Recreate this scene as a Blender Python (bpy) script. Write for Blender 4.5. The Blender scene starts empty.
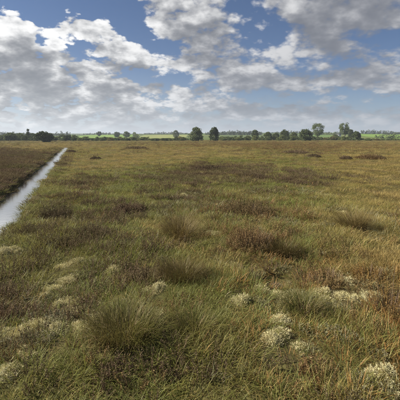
import bpy, bmesh, math, random
import numpy as np

# ------------------------------------------------------------------ camera
SC = bpy.context.scene
COL = SC.collection
F = 346.0            # focal length in pixels of the 400 px photograph
HOR = 137.0          # row of the horizon
EYE = 1.6
cam_d = bpy.data.cameras.new('camera')
cam = bpy.data.objects.new('camera', cam_d)
COL.objects.link(cam)
cam.location = (0, 0, EYE)
cam.rotation_euler = (math.radians(90), 0, 0)
cam_d.sensor_width = 36.0
cam_d.lens = F / 400.0 * 36.0
cam_d.shift_y = -(200.0 - HOR) / 400.0
cam_d.clip_start = 0.05
cam_d.clip_end = 20000.0
SC.camera = cam

# ------------------------------------------------------------------ light
SUN_AZ, SUN_EL = math.radians(-84), math.radians(37)     # azimuth from +Y, negative = left
SUNV = np.array([math.cos(SUN_EL) * math.sin(SUN_AZ), math.cos(SUN_EL) * math.cos(SUN_AZ), math.sin(SUN_EL)])
sd = bpy.data.lights.new('sun', 'SUN')
sd.energy = 5.0
sd.angle = math.radians(0.6)
sd.color = (1.0, 0.93, 0.80)
sun = bpy.data.objects.new('sun', sd)
COL.objects.link(sun)
from mathutils import Vector, Matrix
sun.rotation_euler = Vector(SUNV).to_track_quat('Z', 'Y').to_euler()
sun.location = (0, 0, 50)

SC.view_settings.view_transform = 'Standard'
SC.view_settings.look = 'None'
SC.view_settings.exposure = 0.78
SC.view_settings.gamma = 1.0
SC.view_settings.use_curve_mapping = False
SC.cycles.max_bounces = 5
SC.cycles.diffuse_bounces = 3
SC.cycles.glossy_bounces = 2
SC.cycles.transmission_bounces = 3
SC.cycles.caustics_reflective = False
SC.cycles.caustics_refractive = False

# ------------------------------------------------------------------ sky with clouds
WORLD_STRENGTH = 0.085
CLOUD_FACE = 3.6
SKY_TINT = (.35, .41, .50, 1)


def sky_ae(px, py):
    A = math.atan((px - 200) / F)
    return A, math.atan((HOR - py) / F * math.cos(A))


# cloud banks (+) and gaps (-): photo column, row, half-sizes, weight
BANKS = [
    (5, 36, 30, 20, .42), (24, 34, 12, 9, .16), (58, 27, 13, 9, .34), (72, 30, 16, 7, .16), (95, 25, 13, 9, .40), (112, 40, 20, 11, .34),
    (134, 54, 22, 10, .36), (160, 66, 16, 7, .20), (14, 66, 40, 18, .16), (75, 74, 38, 9, .22), (60, 95, 75, 11, .32),
    (135, 90, 42, 9, .26), (165, 100, 40, 8, .12), (70, 2, 62, 14, -.62), (40, 16, 8, 11, -.36), (128, 24, 14, 14, -.42),
    (152, 41, 17, 8, -.40), (176, 52, 16, 7, -.30), (42, 43, 6, 8, -.42), (80, 42, 12, 5, -.26), (108, 57, 18, 4.5, -.34), (150, 76, 30, 5, -.20),
    (172, 76, 30, 7, -.30), (200, 86, 22, 6, -.26), (152, 8, 34, 20, .36), (165, 30, 18, 9, .16), (180, 62, 11, 12, .30),
    (207, 28, 24, 24, .26), (225, 66, 42, 20, .40), (258, 82, 48, 11, .34), (270, 36, 22, 17, -.42), (246, 8, 10, 12, -.30),
    (243, 44, 14, 7, -.20), (318, 14, 55, 30, .36), (300, 48, 34, 14, .26), (392, 12, 32, 22, .32), (372, 44, 34, 13, -.36),
    (300, 63, 26, 6, -.24), (345, 66, 30, 6, -.16), (388, 76, 34, 18, .42), (335, 84, 36, 10, .16), (325, 99, 70, 8, -.18),
    (240, 97, 45, 5, -.22), (394, 101, 26, 6, -.16), (60, 116, 130, 11, .17), (212, 108, 34, 9, .28), (264, 112, 28, 8, .32),
    (312, 115, 26, 7, .30), (368, 117, 36, 8, .32), (290, 106, 20, 5, .10), (200, 128, 260, 6, .10),
]


def N(nt, typ, **kw):
    n = nt.nodes.new(typ)
    for k, v in kw.items():
        setattr(n, k, v)
    return n


def put(nt, sock, v):
    if hasattr(v, 'is_output') or isinstance(v, bpy.types.NodeSocket):
        nt.links.new(v, sock)
    else:
        sock.default_value = v


def M(nt, op, a, b=None, c=None, clamp=False):
    n = N(nt, 'ShaderNodeMath', operation=op, use_clamp=clamp)
    for i, v in enumerate((a, b, c)):
        if v is not None:
            put(nt, n.inputs[i], v)
    return n.outputs[0]


def VM(nt, op, a, b=None, c=None, out=0):
    n = N(nt, 'ShaderNodeVectorMath', operation=op)
    for i, v in enumerate((a, b, c)):
        if v is not None:
            put(nt, n.inputs[i], v)
    return n.outputs[out]


def MIX(nt, f, a, b, blend='MIX'):
    n = N(nt, 'ShaderNodeMix', data_type='RGBA', blend_type=blend)
    put(nt, n.inputs[0], f)
    put(nt, n.inputs[6], a)
    put(nt, n.inputs[7], b)
    return n.outputs[2]


def STEP(nt, x, lo, hi):
    n = N(nt, 'ShaderNodeMapRange', interpolation_type='SMOOTHSTEP')
    put(nt, n.inputs[0], x)
    put(nt, n.inputs[1], lo)
    put(nt, n.inputs[2], hi)
    n.inputs[3].default_value = 0.0
    n.inputs[4].default_value = 1.0
    return n.outputs[0]


def NOISE(nt, vec, scale, detail=4, rough=.55, lac=2.0, dist=0.0):
    n = N(nt, 'ShaderNodeTexNoise')
    put(nt, n.inputs['Vector'], vec)
    n.inputs['Scale'].default_value = scale
    n.inputs['Detail'].default_value = detail
    n.inputs['Roughness'].default_value = rough
    n.inputs['Lacunarity'].default_value = lac
    n.inputs['Distortion'].default_value = dist
    return n.outputs[0]


def cloud_groups():
    def start(name, outname):
        g = bpy.data.node_groups.new(name, 'ShaderNodeTree')
        g.interface.new_socket('Dir', in_out='INPUT', socket_type='NodeSocketVector')
        g.interface.new_socket(outname, in_out='OUTPUT', socket_type='NodeSocketFloat')
        gi, go = N(g, 'NodeGroupInput'), N(g, 'NodeGroupOutput')
        d = VM(g, 'NORMALIZE', gi.outputs[0])
        sp = N(g, 'ShaderNodeSeparateXYZ')
        g.links.new(d, sp.inputs[0])
        return g, go, sp.outputs
    # the broad banks and gaps
    g, go, (x, y, z) = start('cloud_banks', 'Bank')
    ae = N(g, 'ShaderNodeCombineXYZ')
    g.links.new(M(g, 'ARCTAN2', x, y), ae.inputs[0])
    g.links.new(M(g, 'ARCSINE', z), ae.inputs[1])
    acc = 0.135
    for (px, py, rx, ry, amp) in BANKS:
        A, E = sky_ae(px, py)
        ia, ie = F / rx, F / ry
        v = VM(g, 'MULTIPLY_ADD', ae.outputs[0], (ia, ie, 0), (-A * ia, -E * ie, 0))
        l2 = VM(g, 'DOT_PRODUCT', v, v, out=1)
        acc = M(g, 'MULTIPLY_ADD', M(g, 'POWER', math.exp(-0.7), l2), amp, acc)
    g.links.new(acc, go.inputs[0])
    banks = g
    # puffs at three levels of detail
    out = [banks]
    for det in (8, 5, 2):
        g, go, (x, y, z) = start('cloud_puffs_%d' % det, 'Puff')
        inv = M(g, 'DIVIDE', 1.0, M(g, 'ADD', M(g, 'MAXIMUM', z, 0.0), 0.36))
        cp = N(g, 'ShaderNodeCombineXYZ')
        g.links.new(M(g, 'MULTIPLY', x, inv), cp.inputs[0])
        g.links.new(M(g, 'MULTIPLY', y, inv), cp.inputs[1])
        cp.inputs[2].default_value = 3.7
        big = NOISE(g, cp.outputs[0], 2.7, 1, .5)
        fine = NOISE(g, cp.outputs[0], 7.0, det, .58, 2.1)
        if det > 2:      # rounded heads
            vo = N(g, 'ShaderNodeTexVoronoi', voronoi_dimensions='2D', feature='F1')
            g.links.new(cp.outputs[0], vo.inputs['Vector'])
            vo.inputs['Scale'].default_value = 9.0
            vo.inputs['Detail'].default_value = 2.0
            vo.inputs['Roughness'].default_value = .55
            vo.inputs['Lacunarity'].default_value = 2.3
            fine = M(g, 'MULTIPLY_ADD', M(g, 'SUBTRACT', .42, vo.outputs['Distance']), .26, fine)
        g.links.new(M(g, 'MULTIPLY_ADD', M(g, 'SUBTRACT', fine, .5), 1.6, M(g, 'MULTIPLY', M(g, 'SUBTRACT', big, .5), .55)), go.inputs[0])
        out.append(g)
    return out


def build_world():
    w = bpy.data.worlds.new('World')
    SC.world = w
    w.use_nodes = True
    w.cycles.sampling_method = 'MANUAL'
    w.cycles.sample_map_resolution = 512
    nt = w.node_tree
    nt.nodes.clear()
    out = N(nt, 'ShaderNodeOutputWorld')
    bg = N(nt, 'ShaderNodeBackground')
    bg.inputs[1].default_value = WORLD_STRENGTH
    sky = N(nt, 'ShaderNodeTexSky', sky_type='NISHITA', sun_disc=False)
    sky.sun_elevation = SUN_EL
    sky.sun_rotation = SUN_AZ % (2 * math.pi)
    sky.altitude = 0
    sky.air_density = 1.0
    sky.dust_density = 0.3
    sky.ozone_density = 4.0
    tc = N(nt, 'ShaderNodeTexCoord')
    d = tc.outputs['Generated']
    gb, g8, g5, g2 = cloud_groups()

    def use(g, vec):
        n = N(nt, 'ShaderNodeGroup')
        n.node_tree = g
        put(nt, n.inputs[0], vec)
        return n.outputs[0]
    L = SUNV * 0.75 + np.array([0, 0, .45])
    d1 = VM(nt, 'ADD', d, tuple(L * 0.030))
    d2 = VM(nt, 'ADD', d, tuple(L * 0.075))
    b0 = use(gb, d)
    D0 = M(nt, 'ADD', b0, use(g8, d))
    D1 = M(nt, 'ADD', b0, use(g5, d1))
    D2 = M(nt, 'ADD', use(gb, d2), use(g2, d2))
    t0, t2 = (M(nt, 'MAXIMUM', q, 0.0) for q in (D0, D2))
    # depth of cloud towards the light, and how far the puff faces it
    od = M(nt, 'MULTIPLY_ADD', t0, 1.0, M(nt, 'MULTIPLY', t2, 4.2))
    lit = M(nt, 'POWER', math.exp(-1.0), od)
    face = M(nt, 'SUBTRACT', D0, D1)
    lit = M(nt, 'MULTIPLY', lit, M(nt, 'POWER', math.e, M(nt, 'MULTIPLY', face, CLOUD_FACE)))
    lit = M(nt, 'SUBTRACT', 1.0, M(nt, 'POWER', math.exp(-1.9), lit))
    sp = N(nt, 'ShaderNodeSeparateXYZ')
    nt.links.new(d, sp.inputs[0])
    # towards the sun the clouds glow (forward scattering)
    cosg = VM(nt, 'DOT_PRODUCT', d, tuple(SUNV), out=1)
    fw = STEP(nt, cosg, -0.15, 0.58)
    s = .90 / WORLD_STRENGTH
    white = MIX(nt, fw, (.40 * s, .40 * s, .41 * s, 1), (.73 * s, .725 * s, .715 * s, 1))
    grey = MIX(nt, fw, (.108 * s, .116 * s, .138 * s, 1), (.09 * s, .098 * s, .115 * s, 1))
    ccol = MIX(nt, lit, grey, white)
    # air between here and the far clouds
    zz = M(nt, 'MAXIMUM', sp.outputs[2], 0.0)
    far = M(nt, 'POWER', math.exp(-1.0), M(nt, 'DIVIDE', zz, 0.07))
    air = MIX(nt, fw, (.26 * s, .32 * s, .39 * s, 1), (.62 * s, .65 * s, .67 * s, 1))
    ccol = MIX(nt, M(nt, 'MULTIPLY', far, .5), ccol, air)
    alpha = STEP(nt, D0, M(nt, 'MULTIPLY_ADD', fw, .08, -.11), M(nt, 'MULTIPLY_ADD', fw, -.25, .38))
    skyc = MIX(nt, 1.0, sky.outputs[0], SKY_TINT, 'MULTIPLY')
    skyc = MIX(nt, M(nt, 'POWER', math.exp(-1.0), M(nt, 'DIVIDE', zz, 0.06)), skyc, air)
    col = MIX(nt, M(nt, 'MULTIPLY', alpha, .97), skyc, ccol)
    nt.links.new(col, bg.inputs[0])
    nt.links.new(bg.outputs[0], out.inputs[0])


build_world()

# ------------------------------------------------------------------ helpers
RNG = np.random.default_rng(7)
random.seed(7)
_perm = np.random.default_rng(3).permutation(4096)
_gx = np.cos(np.linspace(0, 2 * np.pi, 256, endpoint=False))
_gy = np.sin(np.linspace(0, 2 * np.pi, 256, endpoint=False))


def pnoise(x, y, seed=0):
    """gradient noise, about -1..1"""
    x = np.asarray(x, float) + seed * 37.31
    y = np.asarray(y, float) + seed * 91.73
    xi = np.floor(x).astype(int)
    yi = np.floor(y).astype(int)
    fx, fy = x - xi, y - yi

    def g(ix, iy, dx, dy):
        h = _perm[(_perm[ix & 4095] + iy) & 4095] & 255
        return _gx[h] * dx + _gy[h] * dy
    u = fx * fx * fx * (fx * (fx * 6 - 15) + 10)
    v = fy * fy * fy * (fy * (fy * 6 - 15) + 10)
    a = g(xi, yi, fx, fy) * (1 - u) + g(xi + 1, yi, fx - 1, fy) * u
    b = g(xi, yi + 1, fx, fy - 1) * (1 - u) + g(xi + 1, yi + 1, fx - 1, fy - 1) * u
    return (a * (1 - v) + b * v) * 1.5


def sstep(x, a, b):
    t = np.clip((np.asarray(x, float) - a) / (b - a), 0, 1)
    return t * t * (3 - 2 * t)


# the ditch: a straight drain running off to the left, out of the near left corner
TAN = (76.5 - 200.0) / F
DITCH_X0, DITCH_HALF, DITCH_END = -1.64, 0.30, 56.0
WATER_Z = -0.13
_cd = 1.0 / math.hypot(1, TAN)


def ditch_d(x, y):
    """signed distance from the middle of the drain (+ = right bank)"""
    return (x - DITCH_X0 - y * TAN) * _cd


POOLS = [(.83, 3.82, .17), (.58, 4.15, .10)]          # small wet hollows among the grass


def height(x, y):
    x = np.asarray(x, float)
    y = np.asarray(y, float)
    r = np.hypot(x, y)
    bog = 1 - sstep(r, 150, 210)
    h = bog * (0.09 * pnoise(x / 5.5, y / 5.5, 1) + 0.07 * pnoise(x / 1.3, y / 1.3, 2) + 0.025 * pnoise(x / .45, y / .45, 3)
               + .10 * pnoise(x / 22, y / 22, 5))
    # drain
    d = ditch_d(x, y)
    wob = 0.10 * pnoise(x / 1.1, y / 1.1, 8) + 0.06 * pnoise(x / .4, y / .4, 9)
    run = 1 - sstep(y, DITCH_END - 1, DITCH_END + 1)
    cut = (1 - sstep(np.abs(d) + wob, DITCH_HALF * .86, DITCH_HALF + .20)) * run
    h = h * (1 - cut) - 0.45 * cut
    h = h + .10 * np.exp(-((d + 1.2) / .6) ** 2) * run
    # wet hollow
    for (ax, ay, ar) in POOLS:
        h = h - 0.15 * np.exp(-(np.hypot(x - ax, y - ay) / ar) ** 2)
    # farmland rising beyond the bog
    az = np.arctan2(x, np.abs(y) + 1e-6)
    rise = np.maximum(r - 205, 0)
    up = 9.2 * sstep(rise, 0, 560) * (0.86 + .20 * np.sin(az * 5.0 + .6)) + 1.2 * pnoise(x / 140, y / 140, 4) * sstep(rise, 0, 250)
    hill = 30 * sstep(r, 1100, 2900) * (0.75 + .40 * pnoise(az * 7, 0 * az + 3.3, 6)) + 9 * sstep(r, 1100, 2600) * pnoise(x / 700, y / 700, 7)
    return h + up + hill


def P(px, py):
    """where the photo's pixel meets the flat bog"""
    Y = EYE * F / (py - HOR)
    return ((px - 200) / F * Y, Y)


def at(px, Y):
    return ((px - 200) / F * Y, Y)


def mesh_obj(name, verts, faces, mat, parent=None, smooth=False, attr=None, link=True):
    me = bpy.data.meshes.new(name)
    verts = np.asarray(verts, np.float32)
    faces = np.asarray(faces, np.int32)
    k = faces.shape[1]
    me.vertices.add(len(verts))
    me.vertices.foreach_set('co', verts.ravel())
    me.loops.add(faces.size)
    me.loops.foreach_set('vertex_index', faces.ravel())
    me.polygons.add(len(faces))
    me.polygons.foreach_set('loop_start', np.arange(0, faces.size, k, dtype=np.int32))
    if smooth:
        me.polygons.foreach_set('use_smooth', np.ones(len(faces), bool))
    if attr is not None:
        a = me.attributes.new('tone', 'FLOAT_VECTOR', 'POINT')
        a.data.foreach_set('vector', np.asarray(attr, np.float32).ravel())
    me.update(calc_edges=True)
    me.validate()
    if mat:
        me.materials.append(mat)
    o = bpy.data.objects.new(name, me)
    if link:
        COL.objects.link(o)
    if parent:
        o.parent = parent
    return o


def empty(name, loc, rz=0.0, s=1.0):
    o = bpy.data.objects.new(name, None)
    COL.objects.link(o)
    o.location = loc
    o.rotation_euler = (0, 0, rz)
    o.scale = (s, s, s)
    o.empty_display_size = .2
    return o


def tag(o, label=None, cat=None, group=None, kind=None):
    if label:
        o['label'] = label
    if cat:
        o['category'] = cat
    if group:
        o['group'] = group
    if kind:
        o['kind'] = kind
    return o


# ------------------------------------------------------------------ materials
def new_mat(name):
    m = bpy.data.materials.new(name)
    m.use_nodes = True
    m.node_tree.nodes.clear()
    return m, m.node_tree


def plant_mat(name, c0, c1, patch=None, patch_scale=.35, base=None, transl=.3, rough=.55, var=.30, gloss=.02):
    """c0..c1 by blade, patch = a third colour that drifts in over metres, base = colour of the old sheath at the foot"""
    m, nt = new_mat(name)
    at_ = N(nt, 'ShaderNodeAttribute', attribute_name='tone')
    sp = N(nt, 'ShaderNodeSeparateXYZ')
    nt.links.new(at_.outputs['Vector'], sp.inputs[0])
    col = MIX(nt, sp.outputs[0], (*c0, 1), (*c1, 1))
    geo = N(nt, 'ShaderNodeNewGeometry')
    if patch:
        n = NOISE(nt, geo.outputs['Position'], patch_scale, 3, .6)
        col = MIX(nt, M(nt, 'MULTIPLY', STEP(nt, n, .42, .66), .75), col, (*patch, 1))
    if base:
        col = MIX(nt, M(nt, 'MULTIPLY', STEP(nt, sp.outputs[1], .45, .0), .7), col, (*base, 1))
    oi = N(nt, 'ShaderNodeObjectInfo')
    v = M(nt, 'MULTIPLY_ADD', oi.outputs['Random'], var * 2, 1 - var)
    col = MIX(nt, 1.0, col, v, 'MULTIPLY')
    dif = N(nt, 'ShaderNodeBsdfDiffuse')
    nt.links.new(col, dif.inputs[0])
    tr = N(nt, 'ShaderNodeBsdfTranslucent')
    nt.links.new(col, tr.inputs[0])
    mx = N(nt, 'ShaderNodeMixShader')
    mx.inputs[0].default_value = transl
    nt.links.new(dif.outputs[0], mx.inputs[1])
    nt.links.new(tr.outputs[0], mx.inputs[2])
    gl = N(nt, 'ShaderNodeBsdfGlossy')
    gl.inputs['Roughness'].default_value = rough
    gl.inputs[0].default_value = (.9, .9, .85, 1)
    mx2 = N(nt, 'ShaderNodeMixShader')
    mx2.inputs[0].default_value = gloss
    nt.links.new(mx.outputs[0], mx2.inputs[1])
    nt.links.new(gl.outputs[0], mx2.inputs[2])
    out = N(nt, 'ShaderNodeOutputMaterial')
    nt.links.new(mx2.outputs[0], out.inputs[0])
    return m


def solid_mat(name, cols, scale=1.0, detail=5, rough=.9, bump=0.0, bscale=20.0, spec=.2, lo=.35, hi=.65):
    m, nt = new_mat(name)
    geo = N(nt, 'ShaderNodeNewGeometry')
    pos = geo.outputs['Position']
    n = NOISE(nt, pos, scale, detail, .6)
    col = MIX(nt, STEP(nt, n, lo, hi), (*cols[0], 1), (*cols[1], 1))
    if len(cols) > 2:
        n2 = NOISE(nt, pos, scale * 3.7, detail, .6)
        col = MIX(nt, STEP(nt, n2, .48, .68), col, (*cols[2], 1))
    b = N(nt, 'ShaderNodeBsdfPrincipled')
    nt.links.new(col, b.inputs['Base Color'])
    b.inputs['Roughness'].default_value = rough
    b.inputs['Specular IOR Level'].default_value = spec
    if bump:
        bn = N(nt, 'ShaderNodeBump')
        bn.inputs['Strength'].default_value = bump
        bn.inputs['Distance'].default_value = .05
        nt.links.new(NOISE(nt, pos, bscale, 4, .6), bn.inputs['Height'])
        nt.links.new(bn.outputs[0], b.inputs['Normal'])
    out = N(nt, 'ShaderNodeOutputMaterial')
    nt.links.new(b.outputs[0], out.inputs[0])
    return m


def water_mat():
    m, nt = new_mat('drain_water')
    geo = N(nt, 'ShaderNodeNewGeometry')
    pos = geo.outputs['Position']
    b = N(nt, 'ShaderNodeBsdfPrincipled')
    b.inputs['Base Color'].default_value = (.95, .95, .93, 1)
    b.inputs['Metallic'].default_value = .95
    b.inputs['Roughness'].default_value = .10
    b.inputs['IOR'].default_value = 1.5
    b.inputs['Specular IOR Level'].default_value = 1.0
    bn = N(nt, 'ShaderNodeBump')
    bn.inputs['Strength'].default_value = .16
    bn.inputs['Distance'].default_value = .012
    nt.links.new(NOISE(nt, pos, 11.0, 4, .6), bn.inputs['Height'])
    nt.links.new(bn.outputs[0], b.inputs['Normal'])
    out = N(nt, 'ShaderNodeOutputMaterial')
    nt.links.new(b.outputs[0], out.inputs[0])
    return m


def ground_mat():
    m, nt = new_mat('bog_litter')
    geo = N(nt, 'ShaderNodeNewGeometry')
    pos = geo.outputs['Position']
    fine = NOISE(nt, pos, 9.0, 6, .65)
    mid = NOISE(nt, pos, .55, 4, .6)
    wide = NOISE(nt, pos, .045, 3, .6)
    a = MIX(nt, STEP(nt, fine, .35, .65), (.050, .036, .018, 1), (.105, .085, .034, 1))
    a = MIX(nt, M(nt, 'MULTIPLY', STEP(nt, mid, .42, .62), .6), a, (.085, .090, .030, 1))
    a = MIX(nt, M(nt, 'MULTIPLY', STEP(nt, wide, .40, .62), .5), a, (.125, .085, .032, 1))
    # farmland pasture well beyond the bog
    r = VM(nt, 'LENGTH', pos, out=1)
    past = MIX(nt, STEP(nt, NOISE(nt, pos, .011, 3, .55), .42, .58), (.070, .115, .026, 1), (.13, .15, .045, 1))
    a = MIX(nt, STEP(nt, M(nt, 'MULTIPLY_ADD', wide, 60.0, r), 205.0, 235.0), a, past)
    b = N(nt, 'ShaderNodeBsdfPrincipled')
    nt.links.new(a, b.inputs['Base Color'])
    b.inputs['Roughness'].default_value = .95
    b.inputs['Specular IOR Level'].default_value = .1
    bn = N(nt, 'ShaderNodeBump')
    bn.inputs['Strength'].default_value = .6
    bn.inputs['Distance'].default_value = .04
    nt.links.new(fine, bn.inputs['Height'])
    nt.links.new(bn.outputs[0], b.inputs['Normal'])
    out = N(nt, 'ShaderNodeOutputMaterial')
    nt.links.new(b.outputs[0], out.inputs[0])
    return m


MAT = {}
MAT['ground'] = ground_mat()
MAT['water'] = water_mat()
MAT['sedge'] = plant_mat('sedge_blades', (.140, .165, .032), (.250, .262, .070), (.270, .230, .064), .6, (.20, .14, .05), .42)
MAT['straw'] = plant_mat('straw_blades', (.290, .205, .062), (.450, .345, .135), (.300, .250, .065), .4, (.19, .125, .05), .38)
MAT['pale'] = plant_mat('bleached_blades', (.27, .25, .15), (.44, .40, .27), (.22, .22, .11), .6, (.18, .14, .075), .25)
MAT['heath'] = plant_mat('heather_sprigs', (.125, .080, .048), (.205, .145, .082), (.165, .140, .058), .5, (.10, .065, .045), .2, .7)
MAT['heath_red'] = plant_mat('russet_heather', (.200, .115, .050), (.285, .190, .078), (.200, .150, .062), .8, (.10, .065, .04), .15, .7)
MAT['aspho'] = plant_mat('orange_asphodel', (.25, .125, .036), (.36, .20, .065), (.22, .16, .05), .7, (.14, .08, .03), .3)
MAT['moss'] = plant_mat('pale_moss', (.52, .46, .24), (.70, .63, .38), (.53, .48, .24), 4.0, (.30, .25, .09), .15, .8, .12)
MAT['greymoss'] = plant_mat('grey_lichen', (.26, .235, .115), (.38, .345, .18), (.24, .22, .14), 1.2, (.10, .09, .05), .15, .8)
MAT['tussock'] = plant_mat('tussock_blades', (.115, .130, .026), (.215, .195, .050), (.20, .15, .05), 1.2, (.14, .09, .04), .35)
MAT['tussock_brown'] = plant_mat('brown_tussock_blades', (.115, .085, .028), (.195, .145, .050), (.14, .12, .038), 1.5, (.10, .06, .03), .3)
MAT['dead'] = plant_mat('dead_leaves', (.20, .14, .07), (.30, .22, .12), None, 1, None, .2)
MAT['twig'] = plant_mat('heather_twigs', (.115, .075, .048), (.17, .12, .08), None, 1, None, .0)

# ------------------------------------------------------------------ ground sheet
fine_a = np.radians(np.linspace(-47, 47, 900))
back_a = np.radians(np.linspace(47, 313, 130))[1:-1]
ang = np.concatenate([fine_a, back_a])
rad = np.concatenate([[0.02, .15, .35, .55], np.geomspace(.75, 5200, 235)])
AA, RR = np.meshgrid(ang, rad)
gx, gy = RR * np.sin(AA), RR * np.cos(AA)
gz = height(gx, gy)
na, nr = len(ang), len(rad)
ii = np.arange(nr - 1)[:, None] * na
jj = np.arange(na)[None, :]
jn = (jj + 1) % na
gf = np.stack([ii + jj, ii + na + jj, ii + na + jn, ii + jn], -1).reshape(-1, 4)
gv = np.stack([gx, gy, gz], -1).reshape(-1, 3)
ground = mesh_obj('ground', gv, gf, MAT['ground'], smooth=True)
tag(ground, 'uneven boggy ground covered in heather and grass', kind='structure')

# water in the drain: a long strip
ys = np.concatenate([np.linspace(-4, 20, 60), np.linspace(20.5, DITCH_END + .5, 60)])
xs = np.linspace(-.75, .75, 5)
wv = [(DITCH_X0 + y * TAN + s, y, WATER_Z) for y in ys for s in xs]
wf = [(i * 5 + j, i * 5 + j + 1, i * 5 + j + 6, i * 5 + j + 5) for i in range(len(ys) - 1) for j in range(4)]
w_ = mesh_obj('water', wv, wf, MAT['water'])
tag(w_, 'bright strip of water in the straight drain', kind='structure')
t = np.linspace(0, 2 * np.pi, 25)[:-1]
for (ax, ay, ar) in POOLS:
    pz = float(height(ax, ay)) + .06
    pv = [(ax, ay, pz)] + [(ax + ar * 1.15 * math.cos(a), ay + ar * 1.15 * math.sin(a), pz) for a in t]
    pw = mesh_obj('pool_water', pv, [(0, 1 + i, 1 + (i + 1) % 24) for i in range(24)], MAT['water'])
    tag(pw, 'small puddle of water in a hollow among the grass', kind='structure')


# ------------------------------------------------------------------ plant meshes
def blades(n, lmin, lmax, radius, lean, width, droop, seed, segs=4, dome=0.0):
    """arching grass blades from a small foot; returns verts, quads, tone"""
    r = np.random.default_rng(seed)
    V, Q, T = [], [], []
    for i in range(n):
        a = r.uniform(0, 2 * math.pi)
        rr = radius * math.sqrt(r.uniform(0, 1))
        L = r.uniform(lmin, lmax) * (1 - .35 * (rr / max(radius, 1e-6)) * dome)
        ba = a + r.normal(0, .7)
        th = abs(r.normal(0, lean)) + (rr / max(radius, 1e-6)) * lean * .8
        dr = r.uniform(.3, 1.0) * droop
        w = width * r.uniform(.6, 1.25)
        x, y, z = rr * math.cos(a), rr * math.sin(a), -.02
        side = ba + math.pi / 2 + r.normal(0, .5)
        sx, sy = math.cos(side), math.sin(side)
        tone = r.uniform(0, 1)
        n0 = len(V)
        for k in range(segs + 1):
            f = k / segs
            hw = w * .5 * (1 - f ** 1.6) + .0004
            V.append((x - sx * hw, y - sy * hw, z))
            V.append((x + sx * hw, y + sy * hw, z))
            T.append((tone, f, 0))
            T.append((tone, f, 0))
            tt = th + dr * f * f * 1.3
            x += L / segs * math.sin(tt) * math.cos(ba)
            y += L / segs * math.sin(tt) * math.sin(ba)
            z += L / segs * math.cos(tt)
        for k in range(segs):
            Q.append((n0 + 2 * k, n0 + 2 * k + 1, n0 + 2 * k + 3, n0 + 2 * k + 2))
    return V, Q, T


def sprigs(n, hmin, hmax, radius, lean, leaf, nleaf, seed, dome=.5, stem_w=.003, part='both'):
    """woody shoots carrying many tiny leaves"""
    r = np.random.default_rng(seed)
    V, Q, T = [], [], []
    for i in range(n):
        a = r.uniform(0, 2 * math.pi)
        q = math.sqrt(r.uniform(0, 1))
        rr = radius * q
        L = r.uniform(hmin, hmax) * (1 - dome * q * q)
        ba = a + r.normal(0, .6)
        th = abs(r.normal(0, lean)) + q * lean
        tone = r.uniform(0, 1)
        p = np.array([rr * math.cos(a) * .75, rr * math.sin(a) * .75, -.02])
        d = np.array([math.sin(th) * math.cos(ba), math.sin(th) * math.sin(ba), math.cos(th)])
        up = d * L
        s = np.array([-math.sin(ba + .5), math.cos(ba + .5), 0])
        if part != 'leaf':
            n0 = len(V)
            for f, w in ((0, stem_w), (.5, stem_w * .8), (1, stem_w * .3)):
                c = p + up * f + np.array([0, 0, .03 * f * f])
                V += [tuple(c - s * w), tuple(c + s * w)]
                T += [(tone, f * .5, 0)] * 2
            Q += [(n0, n0 + 1, n0 + 3, n0 + 2), (n0 + 2, n0 + 3, n0 + 5, n0 + 4)]
        if part != 'stem':
            rv = r.normal(0, 1, (nleaf, 3))
            rv[:, 2] = np.abs(rv[:, 2]) + .3
            rv /= np.linalg.norm(rv, axis=1)[:, None]
            ff = r.uniform(.3, 1.05, nleaf)
            for k in range(nleaf):
                f = ff[k]
                c = p + up * f + np.array([0, 0, .03 * f * f])
                e = rv[k] * leaf * r.uniform(.8, 2.0)
                b = np.cross(rv[k], r.normal(0, 1, 3))
                b = b / (np.linalg.norm(b) + 1e-9) * leaf * r.uniform(.22, .45)
                n0 = len(V)
                V += [tuple(c - b * .5), tuple(c + e * .6 - b), tuple(c + e), tuple(c + e * .55 + b)]
                T += [(tone, f, 0)] * 4
                Q.append((n0, n0 + 1, n0 + 2, n0 + 3))
    return V, Q, T


def source_collection(name, mats_builders):
    """plant meshes for scattering; the collection is not linked to the scene"""
    c = bpy.data.collections.new(name)
    for i, (mat, (v, q, t_)) in enumerate(mats_builders):
        o = mesh_obj('%s_%02d' % (name, i), v, q, mat, attr=t_, link=False)
        c.objects.link(o)
    return c


SPEC = {
    'sedge': source_collection('sedge_tuft', [(MAT['sedge'], blades(40, .04, .17, .095, .50, .0036, 1.5, 100 + i)) for i in range(6)]),
    'straw': source_collection('straw_tuft', [(MAT['straw'], blades(40, .04, .16, .105, .52, .0030, 1.4, 200 + i)) for i in range(6)]),
    'pale': source_collection('bleached_tuft', [(MAT['pale'], blades(26, .05, .17, .11, .6, .0038, 1.4, 300 + i)) for i in range(5)]),
    'heath': source_collection('heather_tuft', [(MAT['heath'], sprigs(18, .07, .17, .11, .38, .0075, 34, 400 + i)) for i in range(6)]),
    'russet': source_collection('russet_tuft', [(MAT['heath_red'], sprigs(18, .06, .16, .11, .38, .0075, 34, 450 + i)) for i in range(5)]),
    'aspho': source_collection('asphodel_tuft', [(MAT['aspho'], blades(24, .05, .15, .085, .45, .0055, .9, 500 + i)) for i in range(5)]),
    'lichen': source_collection('lichen_tuft', [(MAT['greymoss'], sprigs(46, .03, .075, .10, .35, .0075, 14, 600 + i)) for i in range(4)]),
}

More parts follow.
